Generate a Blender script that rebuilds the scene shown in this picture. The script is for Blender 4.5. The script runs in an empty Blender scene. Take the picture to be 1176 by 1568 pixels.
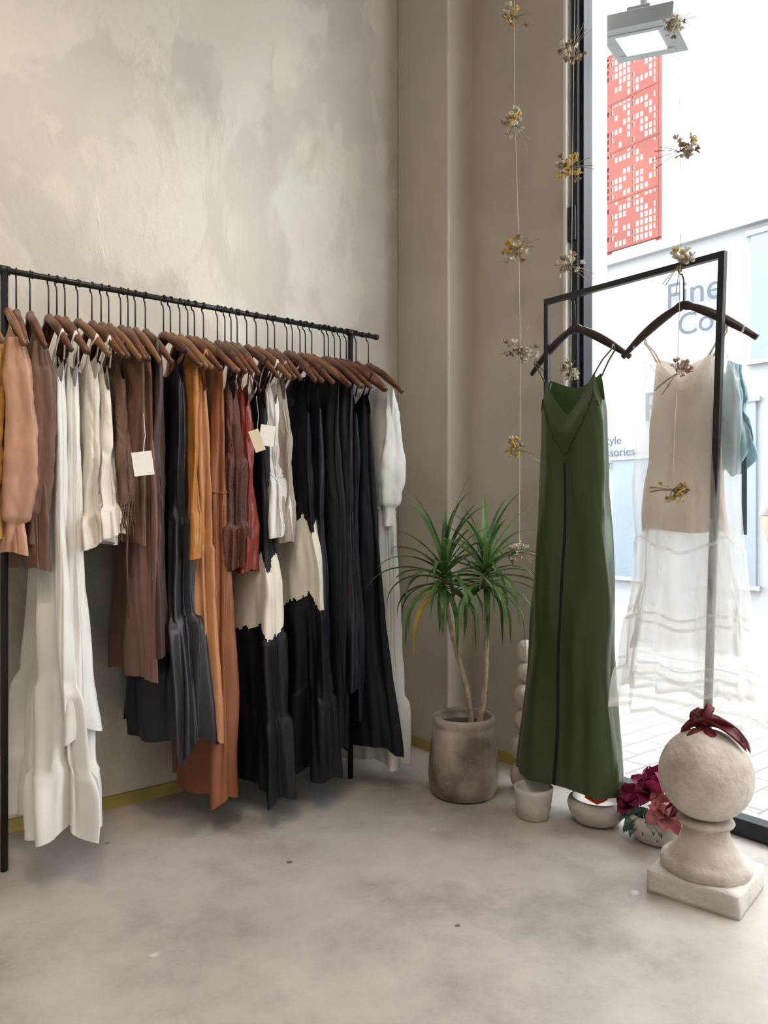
import bpy, math, random
from mathutils import Vector, Matrix, noise
random.seed(7)
C=bpy.context.scene.collection
pi=math.pi
bpy.context.scene.view_settings.view_transform='Standard'

# ------------------------------------------------------------------ materials
def mat(name,col,rough=.7,var=.08,scale=6,bump=.1,bscale=60,sheen=0,metal=0,trans=0,alpha=1,emit=0,col2=None,spec=.5,detail=4):
    m=bpy.data.materials.new(name); m.use_nodes=True
    nt=m.node_tree; N=nt.nodes; Lk=nt.links
    p=N['Principled BSDF']; out=N['Material Output']
    tc=N.new('ShaderNodeTexCoord')
    n=N.new('ShaderNodeTexNoise'); n.inputs['Scale'].default_value=scale; n.inputs['Detail'].default_value=detail
    Lk.new(tc.outputs['Object'],n.inputs['Vector'])
    r=N.new('ShaderNodeValToRGB')
    a=[max(0,c*(1-var)) for c in col]; b=[min(1,c*(1+var)) for c in (col2 or col)]
    r.color_ramp.elements[0].position=.35; r.color_ramp.elements[1].position=.68
    r.color_ramp.elements[0].color=(*a,1); r.color_ramp.elements[1].color=(*b,1)
    Lk.new(n.outputs['Fac'],r.inputs['Fac']); Lk.new(r.outputs['Color'],p.inputs['Base Color'])
    p.inputs['Roughness'].default_value=rough; p.inputs['Metallic'].default_value=metal
    p.inputs['Specular IOR Level'].default_value=spec
    if sheen: p.inputs['Sheen Weight'].default_value=sheen
    if bump:
        n2=N.new('ShaderNodeTexNoise'); n2.inputs['Scale'].default_value=bscale; n2.inputs['Detail'].default_value=3
        Lk.new(tc.outputs['Object'],n2.inputs['Vector'])
        bp=N.new('ShaderNodeBump'); bp.inputs['Strength'].default_value=bump; bp.inputs['Distance'].default_value=.01
        Lk.new(n2.outputs['Fac'],bp.inputs['Height']); Lk.new(bp.outputs['Normal'],p.inputs['Normal'])
    if emit:
        p.inputs['Emission Color'].default_value=(*col,1); p.inputs['Emission Strength'].default_value=emit
    sh=p.outputs[0]
    if trans:
        t=N.new('ShaderNodeBsdfTranslucent'); Lk.new(r.outputs['Color'],t.inputs['Color'])
        mx=N.new('ShaderNodeMixShader'); mx.inputs[0].default_value=trans
        Lk.new(sh,mx.inputs[1]); Lk.new(t.outputs[0],mx.inputs[2]); sh=mx.outputs[0]
    if alpha<1:
        t=N.new('ShaderNodeBsdfTransparent')
        mx=N.new('ShaderNodeMixShader'); mx.inputs[0].default_value=alpha
        Lk.new(t.outputs[0],mx.inputs[1]); Lk.new(sh,mx.inputs[2]); sh=mx.outputs[0]
    Lk.new(sh,out.inputs['Surface'])
    return m

def wall_mat(name,c1,c2,bump=.25,patch=.4):
    m=bpy.data.materials.new(name); m.use_nodes=True
    nt=m.node_tree; N=nt.nodes; Lk=nt.links; p=N['Principled BSDF']
    tc=N.new('ShaderNodeTexCoord')
    n=N.new('ShaderNodeTexNoise'); n.inputs['Scale'].default_value=1.1; n.inputs['Detail'].default_value=8; n.inputs['Roughness'].default_value=.58; n.inputs['Distortion'].default_value=.6
    Lk.new(tc.outputs['Object'],n.inputs['Vector'])
    r=N.new('ShaderNodeValToRGB'); r.color_ramp.elements[0].position=.36; r.color_ramp.elements[1].position=.66
    r.color_ramp.elements[0].color=(*c1,1); r.color_ramp.elements[1].color=(*c2,1)
    Lk.new(n.outputs['Fac'],r.inputs['Fac'])
    def blot(scale,rot,lo,hi,loc):
        n3=N.new('ShaderNodeTexNoise'); n3.inputs['Scale'].default_value=scale; n3.inputs['Detail'].default_value=9; n3.inputs['Roughness'].default_value=.56; n3.inputs['Distortion'].default_value=.4
        mp=N.new('ShaderNodeMapping'); mp.inputs['Scale'].default_value=(1,1,.55); mp.inputs['Rotation'].default_value=(0,rot,0); mp.inputs['Location'].default_value=loc
        Lk.new(tc.outputs['Object'],mp.inputs['Vector']); Lk.new(mp.outputs[0],n3.inputs['Vector'])
        r3=N.new('ShaderNodeMapRange'); r3.inputs['From Min'].default_value=lo; r3.inputs['From Max'].default_value=hi
        Lk.new(n3.outputs['Fac'],r3.inputs['Value']); return r3.outputs[0]
    b1=blot(1.9,.5,.50,.54,(0.7,0,1.3)); b2=blot(3.0,-.3,.54,.57,(4,2,7))
    ml=N.new('ShaderNodeMath'); ml.operation='MULTIPLY'; ml.inputs[1].default_value=patch; Lk.new(b1,ml.inputs[0])
    mx=N.new('ShaderNodeMixRGB'); mx.inputs[2].default_value=(c2[0]*1.12,c2[1]*1.12,c2[2]*1.10,1)
    Lk.new(ml.outputs[0],mx.inputs[0]); Lk.new(r.outputs['Color'],mx.inputs[1])
    m2=N.new('ShaderNodeMath'); m2.operation='MULTIPLY'; m2.inputs[1].default_value=patch*.8; Lk.new(b2,m2.inputs[0])
    mx2=N.new('ShaderNodeMixRGB'); mx2.inputs[2].default_value=(c2[0]*1.12,c2[1]*1.07,c2[2]*1.0,1)
    Lk.new(m2.outputs[0],mx2.inputs[0]); Lk.new(mx.outputs[0],mx2.inputs[1])
    Lk.new(mx2.outputs[0],p.inputs['Base Color'])
    rr=N.new('ShaderNodeMapRange'); rr.inputs['To Min'].default_value=.52; rr.inputs['To Max'].default_value=.32
    Lk.new(b1,rr.inputs['Value']); Lk.new(rr.outputs[0],p.inputs['Roughness'])
    n2=N.new('ShaderNodeTexNoise'); n2.inputs['Scale'].default_value=9; n2.inputs['Detail'].default_value=9; n2.inputs['Roughness'].default_value=.6
    Lk.new(tc.outputs['Object'],n2.inputs['Vector'])
    ad=N.new('ShaderNodeMath'); ad.operation='ADD'; Lk.new(n2.outputs['Fac'],ad.inputs[0]); Lk.new(ml.outputs[0],ad.inputs[1])
    ad2=N.new('ShaderNodeMath'); ad2.operation='ADD'; Lk.new(ad.outputs[0],ad2.inputs[0]); Lk.new(m2.outputs[0],ad2.inputs[1])
    bp=N.new('ShaderNodeBump'); bp.inputs['Strength'].default_value=bump; bp.inputs['Distance'].default_value=.014
    Lk.new(ad2.outputs[0],bp.inputs['Height']); Lk.new(bp.outputs['Normal'],p.inputs['Normal'])
    return m

def floor_mat():
    m=bpy.data.materials.new('concrete_floor'); m.use_nodes=True
    nt=m.node_tree; N=nt.nodes; Lk=nt.links; p=N['Principled BSDF']
    tc=N.new('ShaderNodeTexCoord')
    n=N.new('ShaderNodeTexNoise'); n.inputs['Scale'].default_value=3.0; n.inputs['Detail'].default_value=14; n.inputs['Roughness'].default_value=.72; n.inputs['Distortion'].default_value=0
    Lk.new(tc.outputs['Object'],n.inputs['Vector'])
    r=N.new('ShaderNodeValToRGB')
    e=r.color_ramp.elements; e[0].position=.32; e[0].color=(.30,.272,.248,1); e[1].position=.70; e[1].color=(.535,.497,.458,1)
    k=e.new(.5); k.color=(.44,.405,.372,1)
    Lk.new(n.outputs['Fac'],r.inputs['Fac'])
    nb_=N.new('ShaderNodeTexNoise'); nb_.inputs['Scale'].default_value=1.0; nb_.inputs['Detail'].default_value=4; Lk.new(tc.outputs['Object'],nb_.inputs['Vector'])
    rb_=N.new('ShaderNodeMapRange'); rb_.inputs['From Min'].default_value=.35; rb_.inputs['From Max'].default_value=.65; rb_.inputs['To Min'].default_value=.90; rb_.inputs['To Max'].default_value=1.08
    Lk.new(nb_.outputs['Fac'],rb_.inputs['Value'])
    vm=N.new('ShaderNodeVectorMath'); vm.operation='SCALE'; Lk.new(r.outputs['Color'],vm.inputs[0]); Lk.new(rb_.outputs[0],vm.inputs['Scale'])
    n4=N.new('ShaderNodeTexNoise'); n4.inputs['Scale'].default_value=38; n4.inputs['Detail'].default_value=4; Lk.new(tc.outputs['Object'],n4.inputs['Vector'])
    def chips(scale,loc,lo,hi,amt):
        v=N.new('ShaderNodeTexVoronoi'); v.voronoi_dimensions='2D'; v.inputs['Scale'].default_value=scale
        mp=N.new('ShaderNodeMapping'); mp.inputs['Location'].default_value=loc; Lk.new(tc.outputs['Object'],mp.inputs['Vector']); Lk.new(mp.outputs[0],v.inputs['Vector'])
        ad=N.new('ShaderNodeMath'); ad.operation='MULTIPLY_ADD'; ad.inputs[1].default_value=amt; Lk.new(n4.outputs['Fac'],ad.inputs[0]); Lk.new(v.outputs['Distance'],ad.inputs[2])
        q=N.new('ShaderNodeMapRange'); q.inputs['From Min'].default_value=lo+amt*.5; q.inputs['From Max'].default_value=hi+amt*.5
        Lk.new(ad.outputs[0],q.inputs['Value']); return q.outputs[0]
    c1=chips(1.3,(0.2,.6,0),.008,.018,.04)
    mx=N.new('ShaderNodeMixRGB'); mx.inputs[1].default_value=(.62,.57,.52,1)
    Lk.new(c1,mx.inputs[0]); Lk.new(vm.outputs[0],mx.inputs[2])
    c2=chips(1.2,(3.3,1.7,0),.006,.012,.03)
    m2=N.new('ShaderNodeMixRGB'); m2.inputs[1].default_value=(.13,.11,.095,1)
    Lk.new(c2,m2.inputs[0]); Lk.new(mx.outputs[0],m2.inputs[2])
    Lk.new(m2.outputs[0],p.inputs['Base Color'])
    rr=N.new('ShaderNodeMapRange'); rr.inputs['From Min'].default_value=.35; rr.inputs['From Max'].default_value=.65; rr.inputs['To Min'].default_value=.32; rr.inputs['To Max'].default_value=.5
    Lk.new(nb_.outputs['Fac'],rr.inputs['Value']); Lk.new(rr.outputs[0],p.inputs['Roughness'])
    n2=N.new('ShaderNodeTexNoise'); n2.inputs['Scale'].default_value=22; n2.inputs['Detail'].default_value=9; n2.inputs['Roughness'].default_value=.65
    Lk.new(tc.outputs['Object'],n2.inputs['Vector'])
    bp=N.new('ShaderNodeBump'); bp.inputs['Strength'].default_value=.22; bp.inputs['Distance'].default_value=.006
    Lk.new(n2.outputs['Fac'],bp.inputs['Height']); Lk.new(bp.outputs['Normal'],p.inputs['Normal'])
    return m

def fab(name,col,rough=.6,var=.1,trans=.1,sheen=.05,bump=.06,bscale=120,alpha=1,scale=9,spec=.4):
    return mat(name,col,rough,var,scale,bump,bscale,sheen,0,trans,alpha,spec=spec)

# ------------------------------------------------------------------ mesh builder
def interp(tab,t):
    if t<=tab[0][0]: return tab[0][1:]
    for a,b in zip(tab,tab[1:]):
        if t<=b[0]:
            k=(t-a[0])/(b[0]-a[0]); k=k*k*(3-2*k)
            return tuple(x+(y-x)*k for x,y in zip(a[1:],b[1:]))
    return tab[-1][1:]
def smooth(k): k=max(0,min(1,k)); return k*k*(3-2*k)

class MB:
    def __init__(s): s.v=[]; s.f=[]; s.m=[]; s.flat=set()
    def verts(s,L):
        o=len(s.v); s.v+= [tuple(p) for p in L]; return o
    def face(s,f,mi=0,flat=False):
        if flat: s.flat.add(len(s.f))
        s.f.append(tuple(f)); s.m.append(mi)
    def rings(s,R,mi=0,close=True,cap0=False,cap1=False,mfun=None):
        n=len(R[0]); o=s.verts([p for r in R for p in r])
        for j in range(len(R)-1):
            for i in range(n if close else n-1):
                k=(i+1)%n
                s.face((o+j*n+i,o+j*n+k,o+(j+1)*n+k,o+(j+1)*n+i), mfun(j,i) if mfun else mi)
        if cap0: s.face([o+i for i in range(n)][::-1],mi)
        if cap1: s.face([o+(len(R)-1)*n+i for i in range(n)],mi)
    def tube(s,pts,rad,seg=8,mi=0,sq=1.0,up=Vector((0,0,1)),cap=True,wob=None):
        pts=[Vector(p) for p in pts]; R=[]
        if not hasattr(rad,'__len__'): rad=[rad]*len(pts)
        T=[]
        for i in range(len(pts)):
            a=pts[max(0,i-1)]; b=pts[min(len(pts)-1,i+1)]; T.append((b-a).normalized())
        u=up if abs(T[0].dot(up))<.95 else Vector((1,0,0))
        nrm=(u-T[0]*u.dot(T[0])).normalized()
        for i,p in enumerate(pts):
            nrm=(nrm-T[i]*nrm.dot(T[i])).normalized(); bn=T[i].cross(nrm)
            ring=[]
            for k in range(seg):
                a=2*pi*k/seg; r=rad[i]*(1+(wob(i,k) if wob else 0))
                ring.append(p+nrm*math.cos(a)*r*sq+bn*math.sin(a)*r)
            R.append(ring)
        s.rings(R,mi,True,cap,cap)
    def lathe(s,prof,c=(0,0,0),seg=48,mi=0,wob=None,sx=1,sy=1,caps=(True,True)):
        R=[]
        for j,(r,z) in enumerate(prof):
            ring=[]
            for i in range(seg):
                a=2*pi*i/seg; rr=r*(1+(wob(a,z) if wob else 0))
                ring.append((c[0]+rr*math.cos(a)*sx,c[1]+rr*math.sin(a)*sy,c[2]+z))
            R.append(ring)
        s.rings(R,mi,True,caps[0],caps[1])
    def box(s,a,b,mi=0,M=None):
        x0,y0,z0=a; x1,y1,z1=b
        P=[(x0,y0,z0),(x1,y0,z0),(x1,y1,z0),(x0,y1,z0),(x0,y0,z1),(x1,y0,z1),(x1,y1,z1),(x0,y1,z1)]
        if M: P=[M@Vector(p) for p in P]
        o=s.verts(P)
        for f in [(0,3,2,1),(4,5,6,7),(0,1,5,4),(1,2,6,5),(2,3,7,6),(3,0,4,7)]:
            s.face([o+i for i in f],mi,True)
    def blob(s,c,r,mi=0,seg=8,rz=1.0,n=5,ry=1.0):
        R=[]
        for j in range(n+1):
            ph=pi*j/n; ring=[]
            for i in range(seg):
                a=2*pi*i/seg; q=r
                ring.append((c[0]+q*math.sin(ph)*math.cos(a)+1e-5*math.cos(a),c[1]+ry*q*math.sin(ph)*math.sin(a)+1e-5*math.sin(a),c[2]-q*math.cos(ph)*rz))
            R.append(ring)
        s.rings(R,mi,True)
    def petal(s,c,d,nrm,L,W,curl=.3,cup=.2,mi=0,nu=7,nv=5,tip=1.0):
        c=Vector(c); d=Vector(d).normalized(); nrm=Vector(nrm); nrm=(nrm-d*nrm.dot(d)).normalized(); sd=d.cross(nrm)
        R=[]
        for j in range(nu):
            t=j/(nu-1); w=W*(math.sin(pi*min(1,(t*.88+.06)))**.8)*(1 if t<1 else .15)
            row=[]
            for i in range(nv):
                q=i/(nv-1)*2-1
                row.append(c+d*(L*t*(1-.25*abs(curl)*t))+sd*(q*w*.5)+nrm*(curl*L*t*t+cup*W*q*q-0.02*L))
            R.append(row)
        s.rings(R,mi,False)
    def obj(s,name,mats,smooth=True,parent=None,loc=None,rot=None,bevel=0,sub=0,solid=0):
        me=bpy.data.meshes.new(name); me.from_pydata(s.v,[],s.f)
        for m in mats: me.materials.append(m)
        me.polygons.foreach_set('material_index',s.m)
        me.polygons.foreach_set('use_smooth',[bool(smooth) and (i not in s.flat) for i in range(len(s.f))])
        me.update()
        ob=bpy.data.objects.new(name,me); C.objects.link(ob)
        if loc: ob.location=loc
        if rot: ob.rotation_euler=rot
        if parent: ob.parent=parent
        if bevel:
            b=ob.modifiers.new('bevel','BEVEL'); b.width=bevel; b.segments=3; b.limit_method='ANGLE'
        if solid:
            b=ob.modifiers.new('solid','SOLIDIFY'); b.thickness=solid
        if sub:
            b=ob.modifiers.new('sub','SUBSURF'); b.levels=sub; b.render_levels=sub
        return ob

def box_obj(name,a,b,m,bevel=0):
    M=MB(); c=[(a[i]+b[i])/2 for i in range(3)]
    M.box([a[i]-c[i] for i in range(3)],[b[i]-c[i] for i in range(3)])
    return M.obj(name,[m],False,loc=c,bevel=bevel)

# ------------------------------------------------------------------ camera
cam=bpy.data.cameras.new('camera'); co=bpy.data.objects.new('camera',cam); C.objects.link(co)
co.location=(-2.381,-2.867,1.1); co.rotation_euler=(math.radians(90),0,math.radians(51.27-90))
cam.sensor_fit='VERTICAL'; cam.sensor_height=36; cam.sensor_width=27; cam.lens=36*1660/2212; cam.clip_start=.05
bpy.context.scene.camera=co

# ------------------------------------------------------------------ room
WX=.152
H=4.05
wm=wall_mat('plaster_left',(.44,.41,.365),(.57,.54,.485),.30,.46)
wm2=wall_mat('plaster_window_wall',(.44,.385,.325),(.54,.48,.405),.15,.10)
white_p=mat('white_reveal_paint',(.72,.69,.65),.6,.05,3,.1)
fm=floor_mat()
box_obj('floor',(-5.2,-5.6,-.12),(.152,.0,0),fm)
box_obj('wall_left',(-5.2,0,-.12),(.7,.2,H),wm)
M=MB()
M.box((0,-.358,0),(WX+.02,0,H),0)
M.obj('wall_pilaster',[wm2],False,bevel=.012)
box_obj('wall_window_pier',(WX,-.88,-.12),(.43,0,H),wm2)
box_obj('wall_window_right',(WX,-5.6,-.12),(.43,-4.3,H),wm2)
box_obj('wall_rear',(-5.2,-5.8,-.12),(.43,-5.6,H),wm)
box_obj('wall_far_left',(-5.4,-5.8,-.12),(-5.2,.2,H),wm)
box_obj('ceiling',(-5.4,-5.8,H),(.43,.2,H+.15),mat('ceiling_paint',(.7,.67,.62),.8))
ym=mat('mustard_trim_paint',(.36,.28,.07),.6,.15,8)
box_obj('baseboard_left',(-5.2,-.012,0),(-.0,0,.045),ym)
M=MB(); M.box((-.012,-.358,0),(0,-.012,.045)); M.box((-.012,-.37,0),(WX,-.358,.045)); M.box((WX-.012,-.88,0),(WX,-.37,.045))
M.obj('baseboard_window_side',[ym],False)
box_obj('trim_window_reveal',(WX-.003,-.893,.0),(.43,-.88,H),white_p)
box_obj('trim_window_sill',(WX,-4.3,-.12),(.43,-.893,-.001),fm)
blk=mat('black_window_metal',(.012,.014,.02),.4,.1,5,0,metal=.3)
gl=bpy.data.materials.new('window_glass'); gl.use_nodes=True
nt=gl.node_tree; nt.nodes.clear(); o_=nt.nodes.new('ShaderNodeOutputMaterial'); t_=nt.nodes.new('ShaderNodeBsdfTransparent'); g_=nt.nodes.new('ShaderNodeBsdfGlossy'); g_.inputs['Roughness'].default_value=.02; x_=nt.nodes.new('ShaderNodeMixShader'); x_.inputs[0].default_value=.04
t_.inputs['Color'].default_value=(.97,.98,.98,1)
nt.links.new(t_.outputs[0],x_.inputs[1]); nt.links.new(g_.outputs[0],x_.inputs[2]); nt.links.new(x_.outputs[0],o_.inputs['Surface'])
wroot=bpy.data.objects.new('window_1',None); C.objects.link(wroot)
M=MB()
x0,x1=.19,.25
for (ya,yb) in ((-.95,-.893),(-2.73,-2.67),(-4.3,-4.24)): M.box((x0,ya,0),(x1,yb,H))
M.box((x0,-4.3,0),(x1,-.893,.06)); M.box((x0,-4.3,H-.08),(x1,-.893,H))
M.box((x0-.02,-.935,0),(x0,-.905,H)); M.box((x0-.03,-.93,2.2),(x0-.018,-.89,2.34))
M.obj('frame',[blk],False,parent=wroot,bevel=.003)
M=MB(); M.box((.218,-4.24,.06),(.222,-.95,H-.08)); M.obj('glass',[gl],False,parent=wroot)

# ------------------------------------------------------------------ outside
pave=bpy.data.materials.new('street_paving'); pave.use_nodes=True
nt=pave.node_tree; p=nt.nodes['Principled BSDF']; br=nt.nodes.new('ShaderNodeTexBrick'); tc=nt.nodes.new('ShaderNodeTexCoord')
br.inputs['Scale'].default_value=2.2; br.inputs['Color1'].default_value=(.27,.265,.255,1); br.inputs['Color2'].default_value=(.32,.31,.30,1); br.inputs['Mortar'].default_value=(.19,.185,.18,1); br.inputs['Mortar Size'].default_value=.012
nt.links.new(tc.outputs['Object'],br.inputs['Vector']); nt.links.new(br.outputs['Color'],p.inputs['Base Color']); p.inputs['Roughness'].default_value=.8
box_obj('street_pavement',(.431,-8,-.2),(30,20,-.03),pave)
wb=mat('white_render_facade',(.25,.263,.275),.8,.03,1.5,spec=.2)
bl=mat('pale_blue_glass',(.145,.18,.215),.4,.1,.6,0,spec=.3)
dk=mat('dark_sign_vinyl',(.035,.05,.075),.6)
gm=mat('grey_metal_trim',(.2,.21,.22),.5)
bd=bpy.data.objects.new('storefront_building',None); C.objects.link(bd)
M=MB(); M.box((6,-8,-.03),(10,9,4.3),0); M.box((5.9,-8,4.22),(6.02,9,4.34),0)
for y0,y1,z0,z1 in ((1.15,.2,2.75,4.1),(2.9,2.3,.3,1.75),(1.95,1.1,.3,2.3),(.9,-.6,.3,2.3),(-.9,-3,.3,2.3)):
    M.box((5.95,min(y0,y1),z0),(6.01,max(y0,y1),z1),1)
    M.box((5.93,min(y0,y1)-.05,z0-.05),(5.98,max(y0,y1)+.05,z0),2); M.box((5.93,min(y0,y1)-.05,z1),(5.98,max(y0,y1)+.05,z1+.05),2)
M.obj('facade',[wb,bl,gm],False,parent=bd)
def text(s,y,z,size):
    cu=bpy.data.curves.new('sign_text','FONT'); cu.body=s; cu.size=size; cu.extrude=.003; cu.materials.append(dk)
    o=bpy.data.objects.new('sign_lettering',cu); C.objects.link(o); o.parent=bd
    o.location=(5.92,y,z); o.rotation_euler=(pi/2,0,-pi/2)
text('Fine',2.15,3.5,.42); text('Co.',2.0,3.16,.36)
text('life style\naccessories\ndecor',3.25,1.95,.15)
text('Po',2.45,2.2,.5)
rm=mat('red_perforated_panel',(.16,.048,.04),.7,.1,2,0,spec=.2)
M=MB()
Y0,Y1,Z0,Z1=2.28,3.04,4.42,6.9
cols=25; rows=84
cy=(Y1-Y0)/cols; cz=(Z1-Z0)/rows
hole=set()
for r in range(1,rows-1):
    if r%3==0 or r%21 in (0,20): continue
    for c in range(1,cols-1):
        rr=random.Random((r//3)*131+((c+(r//3))//3)*17)
        if c%2 and rr.random()<.6 and c!=12: hole.add((r,c))
for r in range(rows):
    for c in range(cols):
        if (r,c) in hole: continue
        y=Y0+c*cy; z=Z0+r*cz
        o=M.verts([(5.98,y,z),(5.98,y+cy,z),(5.98,y+cy,z+cz),(5.98,y,z+cz)]); M.face((o,o+1,o+2,o+3),0)
M.box((5.985,Y0-.01,Z0),(6.03,Y0+.015,Z1),0); M.box((5.985,Y1-.015,Z0),(6.03,Y1+.01,Z1),0)
M.box((5.985,(Y0+Y1)/2-.01,Z0),(6.03,(Y0+Y1)/2+.01,Z1),0)
for k in range(5):
    z=Z0+(Z1-Z0)*k/4; M.box((5.975,Y0,z-.008),(6.03,Y1,z+.008),0)
M.box((6.01,Y0,4.3),(6.06,Y0+.06,Z1),0); M.box((6.01,Y1-.06,4.3),(6.06,Y1,Z1),0)
M.obj('perforated_red_screen',[rm],False)
lm=mat('lamp_housing_grey',(.24,.26,.27),.5); le=mat('lamp_led_panel',(1,1,.97),.4,0,5,0,emit=2.5)
M=MB(); M.box((-.19,-.16,-.03),(.19,.16,.035),0); M.box((-.1,-.08,-.036),(.11,.1,-.029),1)
M.box((-.13,-.11,-.034),(-.1,.13,-.028),0); M.box((.11,-.11,-.034),(.14,.13,-.028),0)
M.tube([(0,.0,.03),(-.02,.02,.3),(-.02,.02,.75)],.02,8,0); M.box((-.14,-.05,.03),(.14,.05,.07),0)
M.obj('outdoor_flood_lamp',[lm,le],False,loc=(.70,-.90,3.25),rot=(math.radians(6),math.radians(-8),math.radians(20)),bevel=.006)

# passer-by on the pavement
skin=mat('skin',(.30,.18,.13),.5,.05); shirt=fab('white_shirt',(.40,.40,.40),.7); trs=fab('grey_trousers',(.08,.08,.09),.7); hair=mat('dark_hair',(.03,.02,.015),.5)
M=MB()
def erings(L,mi,seg=24):
    M.rings([[(cx+rx_*math.cos(2*pi*i/seg),cy_+ry_*math.sin(2*pi*i/seg),z) for i in range(seg)] for (z,rx_,ry_,cx,cy_) in L],mi,True,True,True)
erings([(.80,.15,.10,0,0),(.88,.165,.115,0,0),(1.02,.14,.10,0,0),(1.12,.145,.105,0,0),(1.28,.175,.12,0,.0),(1.37,.18,.10,0,0),(1.41,.13,.08,0,0),(1.43,.07,.06,0,0)],1)
erings([(1.40,.056,.056,0,0),(1.48,.05,.052,0,.005)],0)
erings([(1.46,.03,.035,0,.02),(1.48,.05,.062,0,.018),(1.52,.062,.08,0,.012),(1.56,.070,.09,0,.006),(1.60,.074,.094,0,0),(1.64,.072,.092,0,-.004),(1.67,.058,.075,0,-.006),(1.69,.03,.04,0,-.006)],0)
erings([(1.50,.055,.03,0,-.07),(1.55,.078,.06,0,-.045),(1.60,.083,.088,0,-.02),(1.65,.080,.094,0,-.012),(1.69,.058,.07,0,-.01),(1.71,.02,.03,0,-.01)],3)
M.tube([(0,.088,1.60),(0,.105,1.572),(0,.09,1.562)],[.007,.011,.007],8,0)
M.tube([(-.022,.085,1.53),(0,.092,1.528),(.022,.085,1.53)],.005,6,0)
for sx in (-1,1):
    M.blob((sx*.027,.085,1.598),.009,3,8); M.blob((sx*.076,0,1.59),.016,0,8,1.5)
    M.tube([(sx*.085,0,.86),(sx*.09,.01,.66),(sx*.09,.015,.46),(sx*.092,0,.26),(sx*.092,-.01,.08)],[.09,.078,.058,.055,.048],16,2)
    M.tube([(sx*.092,-.05,.05),(sx*.093,.0,.05),(sx*.097,.09,.035),(sx*.099,.16,.03)],[.036,.044,.04,.022],12,3,sq=.8)
    M.tube([(sx*.15,0,1.375),(sx*.195,-.005,1.30),(sx*.225,-.01,1.10)],[.055,.056,.05],14,1)
    M.tube([(sx*.222,-.01,1.14),(sx*.232,.0,1.06),(sx*.235,.05,.94),(sx*.232,.08,.85)],[.04,.038,.032,.024],12,0)
    M.tube([(sx*.232,.078,.86),(sx*.23,.095,.80),(sx*.228,.10,.775)],[.024,.036,.03],10,0,sq=.5)
    for k in range(4):
        yy=.075+.018*k; L=(.06,.072,.076,.066)[3-k]
        M.tube([(sx*.229,yy,.785),(sx*.222,yy+.004,.785-L*.55),(sx*.208,yy+.004,.785-L)],[.0085,.008,.006],8,0)
    M.tube([(sx*.228,.12,.82),(sx*.215,.14,.79),(sx*.205,.142,.76)],[.01,.009,.007],8,0)
M.obj('pedestrian',[skin,shirt,trs,hair],loc=(3.86,-.19,-.03),rot=(0,0,math.radians(150)))

# ------------------------------------------------------------------ racks
metal=mat('black_rack_metal',(.018,.018,.02),.4,.1,5,0,metal=.3)
BZ=1.842; RY=-.30
M=MB()
M.tube([(-2.15,RY,BZ),(-.37,RY,BZ)],.0095,14)
M.tube([(-.372,RY,BZ),(-.358,RY,BZ)],.012,14)
for x in (-1.815,-.50):
    M.tube([(x,RY,0.0),(x,RY,BZ)],.0115,14)
    M.tube([(x-.016,RY,BZ),(x+.016,RY,BZ)],.014,14)
for k in range(22):
    x=-1.95+k*.072; M.tube([(x-.003,RY,BZ),(x+.003,RY,BZ)],.0122,10)
M.obj('garment_rack',[metal])
M=MB(); RH=1.88; rx=-.123
def sq(a,b,w=.0095):
    a=Vector(a); b=Vector(b); d=(b-a).normalized(); u=Vector((1,0,0)); v=d.cross(u).normalized(); u=v.cross(d)
    o=M.verts([p+u*w*i+v*w*j for p in (a,b) for i,j in ((-1,-1),(1,-1),(1,1),(-1,1))])
    for f in [(0,1,2,3),(7,6,5,4),(0,4,5,1),(1,5,6,2),(2,6,7,3),(3,7,4,0)]: M.face([o+i for i in f],0,True)
sq((rx,-1.021,RH+.0095),(rx,-1.021,0)); sq((rx,-1.693,RH+.0095),(-.092,-1.612,0)); sq((rx,-1.021,RH),(rx,-1.693,RH),.0094)
M.obj('display_rail',[metal])

# hangers
wood=mat('walnut_hanger_wood',(.085,.032,.018),.3,.3,14,.05,col2=(.14,.055,.028))
wood2=mat('oak_hanger_wood',(.20,.10,.045),.33,.2,14,.05)
darkw=mat('dark_hanger_wood',(.025,.012,.014),.3,.2,14,.05)
def hanger_mesh(m,hook=.115,wd=.215):
    M=MB()
    pts=[];rad=[]
    for k in range(-16,17):
        q=k/16; a=q*wd; u=abs(q)
        z=-.010-.135*(u**1.15)*(.8+.2*u)
        b=.030*u*u
        pts.append((a,-b*.6,z)); rad.append(.0075+.0045*math.sin(pi*min(1,u*1.1))+ (.004 if u<.1 else 0))
    M.tube(pts,rad,12,0,sq=1.3,up=Vector((0,0,1)))
    c=hook; r=.0175
    P=[(0,0,0),(0,0,c*.4),(0,0,c-r-.02),(.004,0,c-r-.008)]
    for k in range(0,15):
        a=-pi/2+math.radians(250)*k/14+.25
        P.append((r*math.cos(a)*1,0,c-.004+r*math.sin(a)))
    M.tube(P,.0026,8,1)
    me=M.obj('tmp',[m,metal]); d=me.data; bpy.data.objects.remove(me); return d
HM=[hanger_mesh(wood),hanger_mesh(wood2),hanger_mesh(darkw,.108)]
def hanger(x,y,yaw,kind=0,z=BZ-.115):
    ob=bpy.data.objects.new('wooden_hanger',HM[kind]); C.objects.link(ob)
    ob.location=(x,y,z-.002); ob.rotation_euler=(0,0,math.radians(yaw)); return ob

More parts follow.
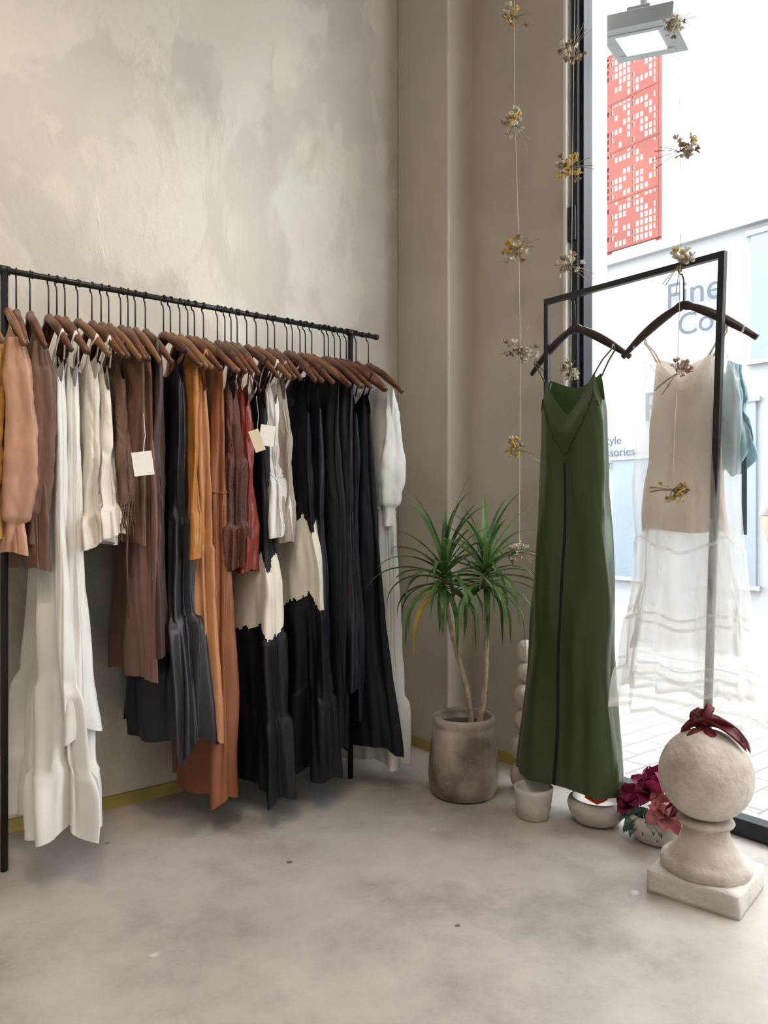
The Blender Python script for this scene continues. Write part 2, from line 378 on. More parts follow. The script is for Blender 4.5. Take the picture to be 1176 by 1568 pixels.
# ------------------------------------------------------------------ garments
def garment(name,x,y,yaw,mats,z0=1.70,zh=.5,prof=None,style='shoulder',nf=5,amp=(.003,.02),drop=.10,dip=(.10,.05),neck=.45,
            hem=.006,ph=None,sleeves=None,bands=None,bandwob=.012,sway=0,N=160,R=72,straps=None,strapz=1.62,gfun=None,center_groove=0,frills=None,extra=None,hemtilt=0,arm=.4,twist=1.2,irr=1.0,belt=None,ruf=1.0,hts=1.0):
    ph=random.uniform(0,6) if ph is None else ph
    M=MB(); rows=[]
    def top(s,c):
        u=abs(s)
        if style=='shoulder':
            z=z0-drop*u
            if u<neck: z-= (dip[0] if c>0 else dip[1])*(1-(u/neck)**2)**.6
        elif style=='strap':
            d=dip[0] if c>0 else dip[1]
            z=z0-d*(1-min(1,u/.78))**.9 if u<.78 else z0-(u-.78)*arm
        else: z=z0+.006*math.sin(5*s+ph)
        return z
    for j in range(R):
        t=j/(R-1); hw,ht=interp(prof,t); ht*=hts; A=amp[0]+(amp[1]-amp[0])*t**.8
        fr=0; A2=1; rf_=0; k2=0
        if frills:
            for n_,(ft,fa) in enumerate(frills):
                k=smooth((t-ft)/.015)*(1-.35*smooth((t-ft-.02)/.15)); fr+=fa*k; A2+=.4*k
                if t>ft: rf_=min(.010,fa*.75)*smooth((t-ft)/.05)*ruf; k2=n_+1
        A*=A2
        sw=irr*.026*noise.noise(Vector((ph*3,t*2.2,x*5)))*min(1,t*3)
        ring=[]
        for i in range(N):
            th=2*pi*i/N; s=math.cos(th); c=math.sin(th)
            mod=1+irr*1.1*noise.noise(Vector((math.cos(th)*1.5+ph,math.sin(th)*1.5,t*2.0+x*7)))
            dth=irr*.40*noise.noise(Vector((math.cos(th)*1.1-ph,math.sin(th)*1.1,t*1.8)))
            w1=math.sin(nf*(th+dth)+ph+twist*math.sin(2.2*t+ph)); w2=math.sin((2*nf+1)*(th+dth)+ph*2.3+.8*t); w3=math.sin((3*nf-2)*(th-dth)+ph*.7-.7*t)
            f=A*mod*(.72*w1+.24*w2*(.5+.5*math.sin(3*th+ph+t))+.10*w3*min(1,.3+t))
            if rf_: f+=rf_*math.sin((14+3*k2)*th+ph*k2+4*dth)*(.5+.5*mod)
            a=hw*math.copysign(abs(s)**.82,s); b=ht*math.copysign(abs(c)**.75,c)
            nz=noise.noise(Vector((s*2+ph,c*2+x*9,t*4)))
            cr=irr*min(1,t*5)*(.003*noise.noise(Vector((s*3+ph,c*3,t*14+s*3)))+.0016*noise.noise(Vector((s*6+ph*2,c*6,t*26-s*5))))
            a+=f*.75*s+hw*.05*nz*min(1,t*3)+s*fr+sw+cr*s; b+=f*(.6+.4*abs(c))*math.copysign(1,c)*(.55 if abs(c)<.3 else 1)+.008*nz*min(1,t*4)+c*fr+cr*c
            if center_groove and c>0: b-=center_groove*math.exp(-(s/.07)**2)*min(1,t*4)
            a+=sway*t*t
            zt=top(s,c); ze=zh-hem*w1*mod*.7+hem*.8*math.sin(2*th+ph)+hemtilt*s
            z=zt+t*(ze-zt)
            ring.append((a,b,z))
        rows.append(ring)
    mf=None
    if bands:
        def mf(j,i):
            t=j/(R-1)+bandwob*(math.sin(i*2*pi/N*9+ph)+.4*math.sin(i*2*pi/N*31))
            k=0
            for (bt,bi) in bands:
                if t>=bt: k=bi
            return k
    if gfun: mf=gfun
    M.rings(rows,0,True,mfun=mf)
    if belt:
        r=rows[int(belt*(R-1))]; M.tube([Vector(p) for p in r]+[Vector(r[0])],.0045,6,0,cap=False)
        P=Vector(r[N//2]); M.tube([P,P+Vector((-.012,.01,-.06)),P+Vector((-.006,.012,-.16))],.003,5,0)
    if straps:
        hw=interp(prof,0)[0]; ht=interp(prof,0)[1]
        for sg in (-1,1):
            for c in (-1,1):
                s=.78*sg; a=hw*math.copysign(abs(s)**.82,s); b=c*ht*.8
                P=[(a,b,z0-.012),(a+(sg*straps-a)*.5,b*.8,(z0+strapz)/2),(sg*straps,b*.45,strapz-.003),(sg*straps,0,strapz+.017)]
                M.tube(P,.0030,6,0)
    if sleeves:
        L,r0,r1,out=sleeves[:4]
        hw=interp(prof,0)[0]
        for sg in (-1,1):
            P=[];Rr=[]
            n=60
            puff=sleeves[4] if len(sleeves)>4 else 0
            for k in range(n):
                q=k/(n-1)
                P.append((sg*(hw-.025+ out*math.sin(min(1,q*1.4)*pi/2))+.008*math.sin(q*5+ph),.014*math.sin(q*4+ph*sg),z0-drop+.004-L*q)); 
                cuff=.45*r1*smooth((q-.84)/.03) if q<.9 else .45*r1
                Rr.append((r0+(r1-r0)*q)*(.5+.5*min(1,q*6))+puff*math.exp(-((q-.6)/.2)**2)-(cuff if q>.84 else 0))
            M.tube(P,Rr,48,0,sq=.7,cap=False,wob=lambda i,k:.17*math.sin(k*2*pi/48*4+ph+.04*i)+.10*noise.noise(Vector((math.cos(k*2*pi/48)*2,math.sin(k*2*pi/48)*2+ph,i*.09)))+.12*noise.noise(Vector((math.cos(k*2*pi/48)*3+ph,math.sin(k*2*pi/48)*3,i*.28))))
    if extra: extra(M,rows)
    ob=M.obj(name,mats,True,loc=(x,y,0),rot=(0,0,math.radians(yaw)))
    return ob

cam_x=-2.381
F={}
F['mustard']=fab('mustard_satin',(.50,.27,.07),.36)
F['tan']=fab('peach_tan_satin',(.44,.24,.155),.36)
F['brown']=fab('cocoa_crepe',(.14,.072,.045),.5)
F['white']=fab('white_crepe',(.82,.81,.79),.45,.03,.2,bump=.02)
F['ivory']=fab('ivory_lace',(.76,.71,.63),.55,.06,.2,bump=.15,bscale=220)
F['taupe']=fab('taupe_fringe_knit',(.11,.055,.03),.7,.25,.05,bump=.3,bscale=120)
F['rosebrown']=fab('rose_brown_satin',(.17,.09,.065),.38,.1,bump=.02)
F['dkbrown']=fab('dark_brown_crepe',(.05,.022,.018),.5)
F['black']=fab('black_crepe',(.005,.005,.008),.55,.2,.0,0,0,spec=.24)
F['charcoal']=fab('charcoal_satin',(.014,.012,.017),.42,.2,.0,0,0,spec=.4)
F['navy']=fab('midnight_satin',(.006,.008,.016),.45,.2,.0,0,0,spec=.32)
F['amber']=fab('amber_satin',(.42,.17,.035),.32,bump=.02)
F['apricot']=fab('apricot_satin',(.44,.20,.09),.38,bump=.02)
F['copper']=fab('copper_satin',(.24,.08,.03),.38,bump=.02)
F['choc']=fab('chocolate_lace',(.08,.02,.011),.5,.35,.05,bump=.4,bscale=160)
F['rust']=fab('rust_red_silk',(.22,.032,.02),.32,bump=.02)
F['cream']=fab('cream_silk',(.84,.78,.67),.4,.04,.2,bump=.02)
F['greige']=fab('greige_crepe',(.34,.29,.24),.5)
F['tag']=mat('price_tag_card',(.85,.84,.81),.6,.02)
F['tagc']=mat('cream_tag_card',(.70,.60,.40),.6,.02)

def X(dx): return dx+cam_x
def G(name,dx,keys,kind=0,hang=True,**kw):
    yaw=kw.pop('yaw',90+random.uniform(-6,6))
    ks=keys if isinstance(keys,(list,tuple)) else [keys]
    kw.setdefault('hts',.85)
    o=garment(name,X(dx),RY,yaw,[F[k] for k in ks],**kw)
    if hang: hanger(X(dx),RY,yaw+random.uniform(-3,3),kind)
    return o
SH=dict(z0=1.715,drop=.115)
ST=dict(style='strap',straps=.155,strapz=1.635)
top_prof=[(0,.185,.010),(.12,.18,.022),(.5,.17,.032),(1,.19,.04)]
strap_prof=[(0,.145,.018),(.15,.155,.028)]
G('mustard_satin_blouse',.50,'mustard',1,zh=1.02,prof=top_prof,sleeves=(.5,.04,.04,.0),**SH)
G('peach_satin_blouse',.575,'tan',1,zh=.98,prof=[(0,.19,.010),(.12,.18,.03),(.6,.16,.035),(.72,.15,.03),(1,.2,.05)],amp=(.004,.018),sleeves=(.62,.040,.042,.0,.008),belt=.7,**SH)
G('cocoa_blouse',.64,'brown',0,zh=.93,prof=top_prof,sleeves=(.6,.033,.035,.0),**SH)
G('white_maxi_dress',.695,'white',0,z0=1.58,zh=.155,ph=2.1,prof=strap_prof+[(.35,.16,.04),(.70,.205,.06),(1,.25,.085)],amp=(.005,.032),hem=.016,nf=6,frills=[(.68,.010),(.86,.012)],sway=-.02,ruf=1.3,**ST)
G('white_midi_dress',.745,'white',0,z0=1.57,zh=.44,ph=.6,prof=strap_prof+[(.5,.17,.03),(1,.235,.05)],amp=(.004,.028),hem=.016,nf=5,**ST)
G('ivory_lace_blouse',.785,'ivory',1,z0=1.60,zh=1.0,prof=strap_prof+[(.6,.165,.035),(1,.20,.05)],amp=(.004,.018),frills=[(.82,.012)],hem=.014,ruf=1.3,**ST)
G('ivory_lace_camisole',.83,'ivory',0,z0=1.57,zh=1.03,prof=strap_prof+[(1,.2,.045)],amp=(.004,.018),frills=[(.8,.01)],ruf=1.3,**ST)
def fringe(M,rows):
    r=rows[-1]
    for k in range(0,len(r),2):
        p=Vector(r[k]); L=random.uniform(.06,.13)
        M.tube([p+Vector((0,0,.02)),p+Vector((random.uniform(-.01,.01),random.uniform(-.01,.01),-L*.5)),p+Vector((random.uniform(-.015,.015),0,-L))],.0020,5,0)
    M.tube([(-.19,0,1.15),(-.205,.01,.95),(-.195,0,.77)],.003,5,0)
G('fringed_top',.885,'taupe',1,z0=1.61,zh=1.13,prof=strap_prof+[(1,.185,.035)],extra=fringe,**ST)
G('brown_cardigan',.925,'brown',0,zh=1.0,prof=top_prof,**SH)
G('wide_leg_trousers',.975,'rosebrown',1,z0=1.64,zh=.56,prof=[(0,.13,.015),(.1,.15,.025),(.5,.175,.035),(1,.19,.045)],style='waist',amp=(.008,.026),nf=5)
G('brown_trousers',1.01,'dkbrown',0,z0=1.66,zh=.64,prof=[(0,.14,.018),(.1,.17,.025),(1,.20,.035)],style='waist',amp=(.008,.02),nf=5)
G('charcoal_ruffled_dress',1.075,'charcoal',0,z0=1.62,zh=.33,prof=[(0,.14,.015),(.1,.15,.025),(.4,.15,.03),(.55,.155,.035),(1,.24,.06)],amp=(.004,.032),nf=5,hem=.03,frills=[(.38,.010),(.66,.012)],ruf=1.2,**ST)
G('amber_satin_dress',1.135,'amber',1,zh=.95,prof=[(0,.17,.010),(.1,.165,.02),(1,.18,.035)],**SH)
G('apricot_dress',1.165,'apricot',0,z0=1.6,zh=.35,prof=strap_prof+[(.45,.16,.03),(1,.20,.045)],amp=(.004,.024),frills=[(.45,.008)],ruf=.5,hem=.018,**ST)
G('copper_maxi_dress',1.225,'copper',0,zh=.11,prof=[(0,.165,.010),(.1,.16,.025),(.3,.16,.03),(1,.21,.055)],amp=(.004,.030),hem=.014,belt=.3,**SH)
G('chocolate_lace_top',1.28,'choc',0,z0=1.58,zh=.9,prof=strap_prof+[(1,.18,.045)],amp=(.004,.018),frills=[(.4,.006),(.75,.01)],ruf=1.3,**ST)
G('rust_camisole',1.335,'rust',0,z0=1.56,zh=.89,prof=strap_prof+[(1,.19,.045)],amp=(.006,.022),**ST)
G('tiered_dress',1.40,['black','cream'],0,z0=1.56,zh=.11,prof=[(0,.145,.02),(.15,.15,.03),(.36,.16,.035),(.5,.215,.055),(.62,.23,.06),(1,.245,.07)],bands=[(.42,1),(.59,0)],bandwob=.006,amp=(.004,.030),nf=6,hem=.016,frills=[(.6,.005),(.8,.006)],ruf=1.1,sway=-.02,R=170,N=200,**ST)
G('white_lace_camisole',1.44,'white',1,z0=1.58,zh=1.01,prof=strap_prof+[(.6,.15,.03),(1,.195,.05)],amp=(.006,.022),frills=[(.6,.01)],belt=.6,**ST)
G('greige_top',1.49,'greige',0,z0=1.6,zh=.99,prof=strap_prof+[(1,.185,.04)],**ST)
G('tiered_dress',1.575,['black','cream'],0,z0=1.56,zh=.13,prof=[(0,.145,.02),(.15,.15,.03),(.3,.17,.04),(.45,.21,.055),(1,.235,.07)],bands=[(.33,1),(.535,0)],bandwob=.006,amp=(.004,.030),nf=6,hem=.016,frills=[(.55,.005),(.78,.006)],ruf=1.1,sway=-.015,R=170,N=200,**ST)
G('navy_slip_dress',1.635,'navy',0,z0=1.58,zh=.36,prof=strap_prof+[(1,.2,.055)],amp=(.005,.024),hem=.014,**ST)
G('black_midi_dress',1.69,'black',0,zh=.2,prof=[(0,.17,.010),(.15,.16,.025),(1,.205,.045)],amp=(.004,.024),hem=.014,**SH)
G('charcoal_midi_dress',1.75,'charcoal',0,zh=.41,prof=[(0,.17,.010),(.15,.165,.025),(1,.215,.05)],amp=(.004,.026),hem=.018,**SH)
G('navy_midi_dress',1.80,'navy',0,z0=1.57,zh=.3,prof=strap_prof+[(1,.2,.045)],amp=(.005,.022),**ST)
G('black_evening_dress',1.86,'black',0,z0=1.58,zh=.18,prof=strap_prof+[(.6,.175,.045),(1,.255,.08)],amp=(.005,.028),nf=5,hem=.014,sway=-.04,**ST)
G('ivory_long_sleeve_dress',1.975,'white',0,zh=.08,prof=[(0,.165,.010),(.12,.165,.03),(.4,.165,.04),(1,.215,.07)],amp=(.004,.03),sleeves=(.56,.03,.042,.02,.022),hem=.015,belt=.35,frills=[(.82,.008)],**SH)
for dx in (.60,.72,.86,.95,1.1,1.19,1.31,1.36,1.52,1.60,1.66,1.77,1.83,1.91):
    hanger(X(dx),RY,90+random.uniform(-14,14),random.choice((0,0,1)))
def tag(x,y,z,yaw,m,roll=0,w=.03,h=.042):
    M=MB(); Mt=Matrix.Rotation(math.radians(roll),4,'Y')
    M.box((-w,-.0008,-h),(w,.0008,h),0,Mt); M.tube([(0,0,h*.9),(.006,.01,h+.05),(.0,.03,h+.12)],.0008,5,0)
    M.obj('price_tag',[m],False,loc=(x,y,z),rot=(0,0,math.radians(yaw)))
tag(-1.475,-.545,1.25,-25,F['tag'],-8,.03,.037)
tag(-1.03,-.535,1.365,-28,F['tag'],8,.026,.036)
tag(-1.07,-.535,1.345,-25,F['tagc'],-20,.018,.038)

# ------------------------------------------------------------------ right rack garments
green=fab('olive_green_satin',(.034,.054,.014),.30,.08,.02,.08,spec=.6,bump=0); navyt=fab('navy_placket',(.008,.014,.015),.5,.1,0,0,spec=.2); green_s=fab('green_seam',(.018,.032,.010),.6)
green_l=fab('green_lining',(.038,.07,.02),.5,.08,.12)
def gf(j,i):
    if i==43 and j>10: return 1
    if j<6 and 95<i<160: return 3
    return 0
def vseam(M,rows):
    n=len(rows)
    P=[]
    for i in range(10,78):
        d=abs(i-43.5)/33; j=int(n*(.115-.075*d)); P.append(Vector(rows[j][i])+Vector((0,.002,0)))
    M.tube(P,.0014,5,2)
hanger(-.123,-1.145,90,2,z=RH-.108)
garment('green_slip_dress',-.135,-1.145,90,[green,navyt,green_s,green_l],z0=1.585,zh=.13,style='strap',prof=[(0,.130,.028),(.06,.136,.045),(.2,.140,.05),(.6,.175,.06),(1,.218,.075)],
        straps=.168,strapz=1.655,dip=(.14,.04),amp=(.001,.012),nf=5,hem=.004,ph=2.6,gfun=gf,center_groove=0,R=84,N=174,arm=.45,sway=.035,extra=vseam,twist=.3,irr=.4)
sheer=fab('white_tulle',(.93,.92,.9),.9,.02,.45,.0,.0,200,alpha=.28)
slip=fab('champagne_slip',(.70,.62,.54),.45,.04,.30,bump=.02,alpha=.95)
seam=fab('white_trim_tape',(.85,.83,.8),.8,.02,.3,alpha=.6)
hanger(-.105,-1.555,90+8,2,z=RH-.108)
wd=bpy.data.objects.new('sheer_tulle_dress',None); C.objects.link(wd)
a=garment('slip_layer',-.10,-1.555,97,[slip],z0=1.60,zh=1.04,style='strap',prof=[(0,.105,.02),(.3,.115,.03),(1,.13,.04)],straps=.13,strapz=1.66,dip=(.09,.03),amp=(.002,.008),nf=4,hem=.006,arm=.8,irr=.4); a.parent=wd
tb=[(.0,1),(.012,0),(.50,1),(.507,0),(.70,1),(.708,0),(.73,1),(.738,0),(.85,1),(.858,0),(.88,1),(.888,0),(.985,1)]
a=garment('tulle_shell',-.095,-1.56,97,[sheer,seam],z0=1.60,zh=.46,style='strap',prof=[(0,.155,.028),(.1,.165,.04),(.45,.17,.045),(.5,.17,.045),(.85,.215,.06),(1,.235,.07)],straps=.175,strapz=1.65,dip=(.1,.06),amp=(.002,.014),nf=11,hem=.006,bands=tb,bandwob=0,frills=[(.5,.006),(.73,.006),(.88,.008)],R=220,N=240,twist=.2,irr=.6,ruf=.6); a.parent=wd
a=garment('tulle_underskirt',-.10,-1.56,97,[sheer,seam],z0=1.08,zh=.53,style='waist',prof=[(0,.14,.035),(1,.2,.05)],amp=(.008,.02),nf=14,bands=[(0,0),(.97,1)],bandwob=0,R=80,N=160,irr=.6); a.parent=wd
a=garment('tulle_lining',-.10,-1.56,97,[sheer],z0=1.06,zh=.66,style='waist',prof=[(0,.13,.03),(1,.17,.04)],amp=(.008,.018),nf=10,irr=.6); a.parent=wd
teal=fab('pale_teal_satin',(.26,.44,.50),.3,.25,.2); strm=fab('slate_strap',(.07,.10,.12),.6)
def strapx(M,rows):
    M.box((-.100,.0,1.03),(-.085,.004,1.28),1)
garment('teal_satin_top',-.045,-1.625,95,[teal,strm],z0=1.59,zh=1.24,style='shoulder',prof=[(0,.085,.014),(.4,.10,.026),(.8,.12,.026),(1,.08,.02)],amp=(.008,.026),nf=5,drop=.04,hem=.05,extra=strapx)

# ------------------------------------------------------------------ stone finial
stone=mat('weathered_limestone',(.44,.375,.32),.9,.15,7,.5,45,col2=(.58,.52,.46),detail=8)
stone_w=mat('white_stone',(.56,.53,.49),.9,.12,9,.5,40,detail=8)
fr=bpy.data.objects.new('stone_ball_finial',None); C.objects.link(fr); fr.location=(-.245,-1.705,0); fr.rotation_euler=(0,0,math.radians(11))
M=MB()
def nb(a,z): return .012*noise.noise(Vector((math.cos(a)*2.2,math.sin(a)*2.2,z*14)))
pr=[(.120,.06),(.124,.068),(.127,.08),(.123,.093),(.112,.10),(.104,.104),(.100,.110),(.088,.122),(.074,.142),(.066,.162),(.064,.18),(.067,.19),(.076,.195),(.079,.201),(.075,.208),(.066,.212)]
M.lathe(pr,seg=64,wob=nb)
pr=[]
for k in range(33):
    ph=math.acos(-.86)+ (0-math.acos(-.86))*k/32
    pr.append((max(.001,.131*math.sin(ph)),.335+.131*math.cos(ph)))
M.lathe(pr,seg=64,wob=nb)
M.obj('turned_body',[stone],parent=fr)
M=MB()
g=16; s_=.13
def ring(z,ins):
    out=[]
    side=[(-1,-1),(1,-1),(1,1),(-1,1)]
    for e in range(4):
        a=side[e]; b=side[(e+1)%4]
        for k in range(g):
            q=k/g; px=a[0]+(b[0]-a[0])*q; py=a[1]+(b[1]-a[1])*q
            cor=min(q,1-q)
            n=noise.noise(Vector((px*3,py*3,z*30)))
            w=s_-ins-.006*abs(n)-(.003*max(0,1-cor*16))
            out.append((px*w,py*w,z+.003*n*(1 if z>.01 else 0)))
    return out
M.rings([ring(0,.001),ring(.012,0),ring(.03,.0),ring(.05,.0),ring(.061,.0005),ring(.064,.003),ring(.064,.05)],0,True,True,True)
M.obj('plinth',[stone_w],parent=fr)
burg=fab('burgundy_felt',(.13,.010,.014),.5,.2)
M=MB(); c0=Vector((-.235,-1.70,.464))
rb=random.Random(9)
for (az,L,W,cu,el) in ((0,.135,.06,-.8,.25),(.7,.07,.055,-.5,.6),(1.7,.065,.05,-.3,.7),(2.7,.075,.055,-.7,.2),(3.5,.09,.05,-.6,.2),(4.6,.08,.065,-.7,.3),(5.5,.11,.065,-.8,.4),(5.9,.06,.05,-.2,1.3),(2.1,.055,.05,-.1,1.4)):
    d=Vector((math.cos(az-.675),math.sin(az-.675),el))
    M.petal(c0+Vector((0,0,.010)),d,(0,0,1) if el<1 else (d.x,d.y,-.4),L,W,curl=cu,cup=rb.choice((-.5,.5,.35)),nu=12,nv=9)
M.tube([c0+Vector((-.012,0,.012)),c0+Vector((0,0,.022)),c0+Vector((.014,-.004,.012))],[.009,.012,.009],10)
M.obj('burgundy_ribbon_bow',[burg],solid=.002)

# ------------------------------------------------------------------ potted dracaena
pt=bpy.data.objects.new('potted_dracaena',None); C.objects.link(pt); pt.location=(-.262,-.721,0)
potm=mat('aged_clay_pot',(.18,.148,.12),.8,.3,6,.5,30,col2=(.38,.33,.28),detail=9); soil=mat('soil',(.05,.035,.025),.95,.3,40,.8,60)
M=MB()
pr=[(.10,0),(.118,.008),(.133,.04),(.1375,.08),(.136,.13),(.13,.19),(.124,.24),(.121,.262),(.117,.268),(.118,.275),(.122,.29),(.121,.303),(.117,.31),(.109,.308),(.107,.295),(.106,.27)]
M.lathe(pr,seg=64,wob=lambda a,z:.004*math.sin(z*180)+.01*noise.noise(Vector((math.cos(a),math.sin(a),z*8))))
M.obj('clay_pot',[potm],parent=pt)
M=MB(); M.lathe([(.001,.272),(.05,.276),(.107,.27)],seg=32,caps=(False,False)); M.obj('soil',[soil],parent=pt)
trunk=mat('dracaena_trunk',(.36,.29,.21),.85,.25,30,.6,50)
leaf=mat('dracaena_leaf',(.03,.085,.026),.35,.35,12,.05,trans=.25,col2=(.09,.20,.045)); leafy=mat('yellow_leaf',(.5,.36,.05),.5,.2,12,0,trans=.3); leafb=mat('light_green_leaf',(.16,.30,.09),.4,.2,12,0,trans=.3)
R_=Vector((.7801,-.6256,0)); B_=Vector((.6256,.7801,0))
M=MB()
hA=R_*-.075+Vector((0,0,.855)); hB=R_*.085+Vector((0,0,.86))
def bez(a,b,c,d,n=16):
    return [a*(1-t)**3+b*3*t*(1-t)**2+c*3*t*t*(1-t)+d*t**3 for t in [k/(n-1) for k in range(n)]]
PA=bez(R_*.03+Vector((0,0,.25)),R_*.035+Vector((0,0,.45)),R_*-.06+B_*.01+Vector((0,0,.55)),hA)
PB=bez(R_*.055+Vector((0,0,.25)),R_*.10+Vector((0,0,.4)),R_*.09+Vector((0,0,.7)),hB)
wb_=lambda i,k:.12*math.sin(i*2.6)
M.tube(PA,[.0115-.004*k/15 for k in range(16)],10,0,wob=wb_); M.tube(PB,[.0125-.004*k/15 for k in range(16)],10,0,wob=wb_)
M.obj('trunks',[trunk],parent=pt)
M=MB()
def blade(base,az,el,L,W,droop,mi=0):
    p=Vector(base); n=18; R=[]
    h=Vector((math.cos(az),math.sin(az),0)); sd=Vector((-math.sin(az),math.cos(az),0)); e=el
    for k in range(n):
        t=k/(n-1); w=W*min(1,.45+3*t)*(1-t**2.6)+.0004
        d=h*math.cos(e)+Vector((0,0,1))*math.sin(e); up=h*-math.sin(e)+Vector((0,0,1))*math.cos(e)
        R.append([p-sd*w*.5+up*w*.22,p,p+sd*w*.5+up*w*.22])
        p=p+d*(L/(n-1)); e-=droop/(n-1)*(.3+1.4*t)
        e=max(e,-1.5)
    M.rings(R,mi,False)
rl=random.Random(5)
for hd,n in ((hA,50),(hB,56)):
    for k in range(n):
        q=k/n; az=k*2.39996+rl.uniform(-.3,.3); el=1.4-1.8*q**.85+rl.uniform(-.15,.15)
        mi=0
        if q>.9 and rl.random()<.4: mi=1
        elif rl.random()<.2: mi=2
        blade(hd+Vector((0,0,.03-.09*q)),az,el,rl.uniform(.24,.37),rl.uniform(.019,.027),rl.uniform(.4,1.3)+2.1*q,mi)
blade(hA+Vector((0,0,.03)),math.atan2(-R_.y,-R_.x)+3.3,1.45,.42,.01,.6,2)
M.obj('leaves',[leaf,leafy,leafb],parent=pt)

# ------------------------------------------------------------------ small stone vessels
def nz(k): return lambda a,z:.05*noise.noise(Vector((math.cos(a)*1.6+k,math.sin(a)*1.6,z*16)))
M=MB(); M.lathe([(.05,0),(.057,.005),(.064,.05),(.07,.095),(.071,.108),(.065,.112),(.061,.105),(.057,.07)],seg=40,wob=nz(1))
M.obj('rough_stone_vase',[stone_w],loc=(-.225,-1.04,0))
M=MB(); M.lathe([(.045,0),(.075,.01),(.098,.04),(.103,.065),(.098,.085),(.088,.092),(.082,.085),(.07,.06)],seg=40,wob=nz(2))
redf=fab('coral_red_petal',(.70,.06,.02),.5,.2)
for k in range(16):
    a=k*2.4; M.petal((-.065,-.045,.092),(math.cos(a),math.sin(a),.3+.12*k),(0,0,1),.05,.035,curl=.1,cup=.3,mi=1)
M.obj('stone_bowl_with_flower',[stone_w,redf],loc=(-.085,-1.215,0))
M=MB(); M.lathe([(.05,0),(.08,.01),(.105,.045),(.112,.07),(.108,.092),(.098,.097),(.09,.09),(.08,.06)],seg=40,wob=nz(3))
M.lathe([(.001,.07),(.085,.07)],seg=24,caps=(False,False),mi=0)
mag=fab('magenta_petal',(.24,.015,.07),.5,.3); pk=fab('dusty_pink_petal',(.55,.20,.22),.55,.2); tl=fab('sage_teal_leaf',(.14,.27,.22),.6,.2)
rf=random.Random(11)
def bloom(c,axis,r,mi,n=14):
    ax=Vector(axis).normalized(); u=ax.orthogonal().normalized(); v=ax.cross(u)
    for k in range(n):
        a=k*2.4; q=k/n; d=(u*math.cos(a)+v*math.sin(a))*(1-.6*q)+ax*(.15+.9*q)
        M.petal(Vector(c),d,ax,r*(1-.35*q),r*.62,curl=rf.uniform(-.35,.25),cup=rf.uniform(.15,.5),mi=mi)
bloom((-.05,.05,.12),(-.6,.3,.8),.09,1); bloom((-.02,-.0,.165),(-.4,-.1,.9),.10,1); bloom((-.06,-.06,.13),(-.7,-.4,.6),.085,2)
bloom((.0,-.085,.125),(-.2,-.7,.6),.08,2,10); bloom((.03,.04,.14),(.1,.4,.9),.06,1,10)
for k in range(12):
    a=pi+rf.uniform(-1.0,1.1); M.petal((-.05,.01,.10),(math.cos(a),math.sin(a),rf.uniform(-.5,.1)),(0,0,1),rf.uniform(.08,.11),.05,curl=-.4,cup=.3,mi=3)
M.obj('fabric_flower_planter',[stone_w,mag,pk,tl],loc=(-.05,-1.435,0))
M=MB(); z=0
for k,(r,h) in enumerate([(.07,.13),(.062,.11),(.055,.10),(.05,.10),(.045,.09),(.04,.085)]):
    pr=[(max(.001,r*math.sin(pi*j/12)**.8),z+h*.5*(1-math.cos(pi*j/12))) for j in range(13)]
    M.lathe(pr,(.006*(-1)**k,0,0),28,wob=nz(k+5)); z+=h*.97
M.obj('stacked_stone_totem',[stone],loc=(-.06,-.87,0))

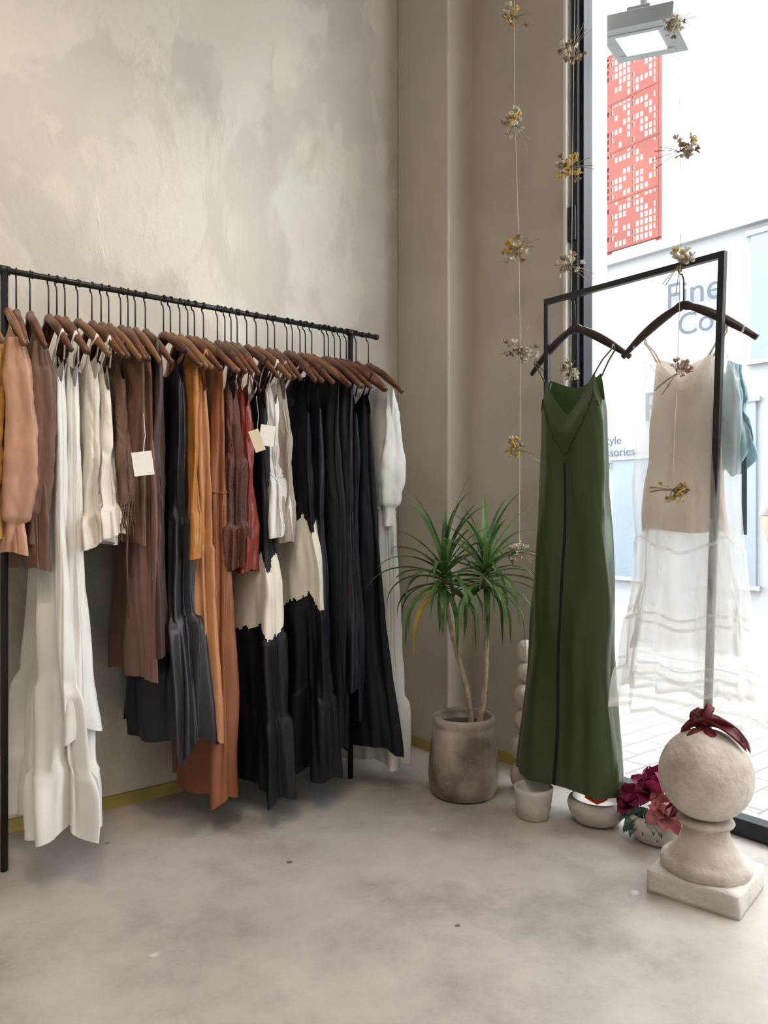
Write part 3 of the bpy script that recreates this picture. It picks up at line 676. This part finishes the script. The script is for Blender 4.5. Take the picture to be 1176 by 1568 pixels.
# ------------------------------------------------------------------ dried flower garlands
stem=mat('dried_stem',(.26,.22,.13),.9); wht=mat('dried_white_petal',(.62,.57,.46),.9,.15,40,.3,80,trans=.2); yel=mat('dried_yellow_petal',(.60,.40,.09),.85,.2,40,.3,80,trans=.2); thr=mat('thin_thread',(.55,.5,.42),.8); brn=mat('dried_brown',(.28,.19,.12),.9); pnk=mat('dried_pink',(.45,.25,.23),.9)
def garland(x,y,zs,seed,zend=None):
    rg=random.Random(seed); M=MB()
    P=[]; n=60; zb=zend if zend else min(z for z,_,_ in zs)
    for k in range(n):
        z=H-(H-zb)*k/(n-1); P.append((.012*math.sin(z*3.1+seed),.018*math.sin(z*2.2+seed*2),z))
    M.tube(P,.0010,5,0)
    for (z,kind,sc) in zs:
        cx=.012*math.sin(z*3.1+seed); cyy=.018*math.sin(z*2.2+seed*2); c=Vector((cx,cyy,z))
        main=Vector((rg.uniform(-.3,.3),rg.uniform(-1,1),rg.uniform(-.8,.9))).normalized()
        for k in range(26):
            d=(main*.9+Vector((rg.uniform(-1,1),rg.uniform(-1,1),rg.uniform(-1,1)))).normalized(); L=rg.uniform(.012,.05)*sc
            e=c+d*L; M.tube([c,c+d*L*.5+Vector((0,0,.004)),e],.0009,4,1)
            mi=2 if kind=='w' else 3
            if rg.random()<.28: mi=3 if kind=='w' and rg.random()<.4 else 4
            if kind=='y' and rg.random()<.35: mi=2
            if kind=='p' : mi=5 if rg.random()<.5 else 2
            for q in range(5):
                a=rg.uniform(0,6.28); M.petal(e,d+Vector((math.cos(a),math.sin(a),rg.uniform(-1,1)))*.9,(rg.uniform(-1,1),rg.uniform(-1,1),1),.016*sc,.011*sc,curl=.3,cup=.4,mi=mi,nu=4,nv=3)
            if rg.random()<.3: M.blob(e,.004*sc,mi,6)
        for k in range(4):
            d=(-main+Vector((rg.uniform(-.5,.5),rg.uniform(-.5,.5),rg.uniform(-.5,.5)))).normalized()
            M.tube([c,c+d*.04*sc,c+d*rg.uniform(.06,.10)*sc+Vector((0,0,-.006))],.0013,4,1)
    M.obj('dried_flower_garland',[thr,stem,wht,yel,brn,pnk],loc=(x,y,0))
garland(-.056,-.82,[(3.067,'y',1.1),(2.645,'w',1.2),(2.152,'y',1.3),(1.753,'w',1.3),(1.343,'y',1.1),(.942,'p',1)],1)
garland(.03,-1.02,[(2.877,'w',1.1),(2.426,'y',1.2),(2.050,'w',1.1),(1.654,'w',.9)],2)
garland(-.23,-1.60,[(2.573,'w',.8),(2.187,'w',.95),(1.850,'w',.9),(1.523,'p',.8),(1.167,'y',.9)],3)

# ------------------------------------------------------------------ light
w=bpy.data.worlds.new('sky'); bpy.context.scene.world=w; w.use_nodes=True
bg=w.node_tree.nodes['Background']; bg.inputs[0].default_value=(.97,.985,1,1); bg.inputs[1].default_value=7.2
def area(name,loc,rot,sx,sy,e,col):
    l=bpy.data.lights.new(name,'AREA'); l.shape='RECTANGLE'; l.size=sx; l.size_y=sy; l.energy=e; l.color=col
    o=bpy.data.objects.new(name,l); C.objects.link(o); o.location=loc; o.rotation_euler=[math.radians(r) for r in rot]; return o
def spot(name,loc,tgt,e,ang,col,blend=.8,r=.08):
    l=bpy.data.lights.new(name,'SPOT'); l.energy=e; l.spot_size=math.radians(ang); l.spot_blend=blend; l.color=col; l.shadow_soft_size=r
    o=bpy.data.objects.new(name,l); C.objects.link(o); o.location=loc
    o.rotation_euler=(Vector(tgt)-Vector(loc)).to_track_quat('-Z','Y').to_euler(); return o
area('interior_fill_light',(-2.8,-3.2,3.95),(0,0,0),2.2,2.2,62,(1,.91,.81))  # unseen area light added below the ceiling as soft warm fill
spot('ceiling_spot_light',(-2.4,-1.9,3.9),(-1.75,0,1.85),130,52,(1,.80,.57),1.0)
spot('ceiling_spot_light',(-2.2,-2.0,3.9),(-2.1,-1.4,0),85,65,(1,.78,.58))
l=bpy.data.lights.new('sun','SUN'); l.energy=3.5; l.angle=.05; l.color=(1,.97,.92)
o=bpy.data.objects.new('sun',l); C.objects.link(o); o.location=(0,0,8); o.rotation_euler=Vector((.55,.35,-1)).to_track_quat('-Z','Y').to_euler()
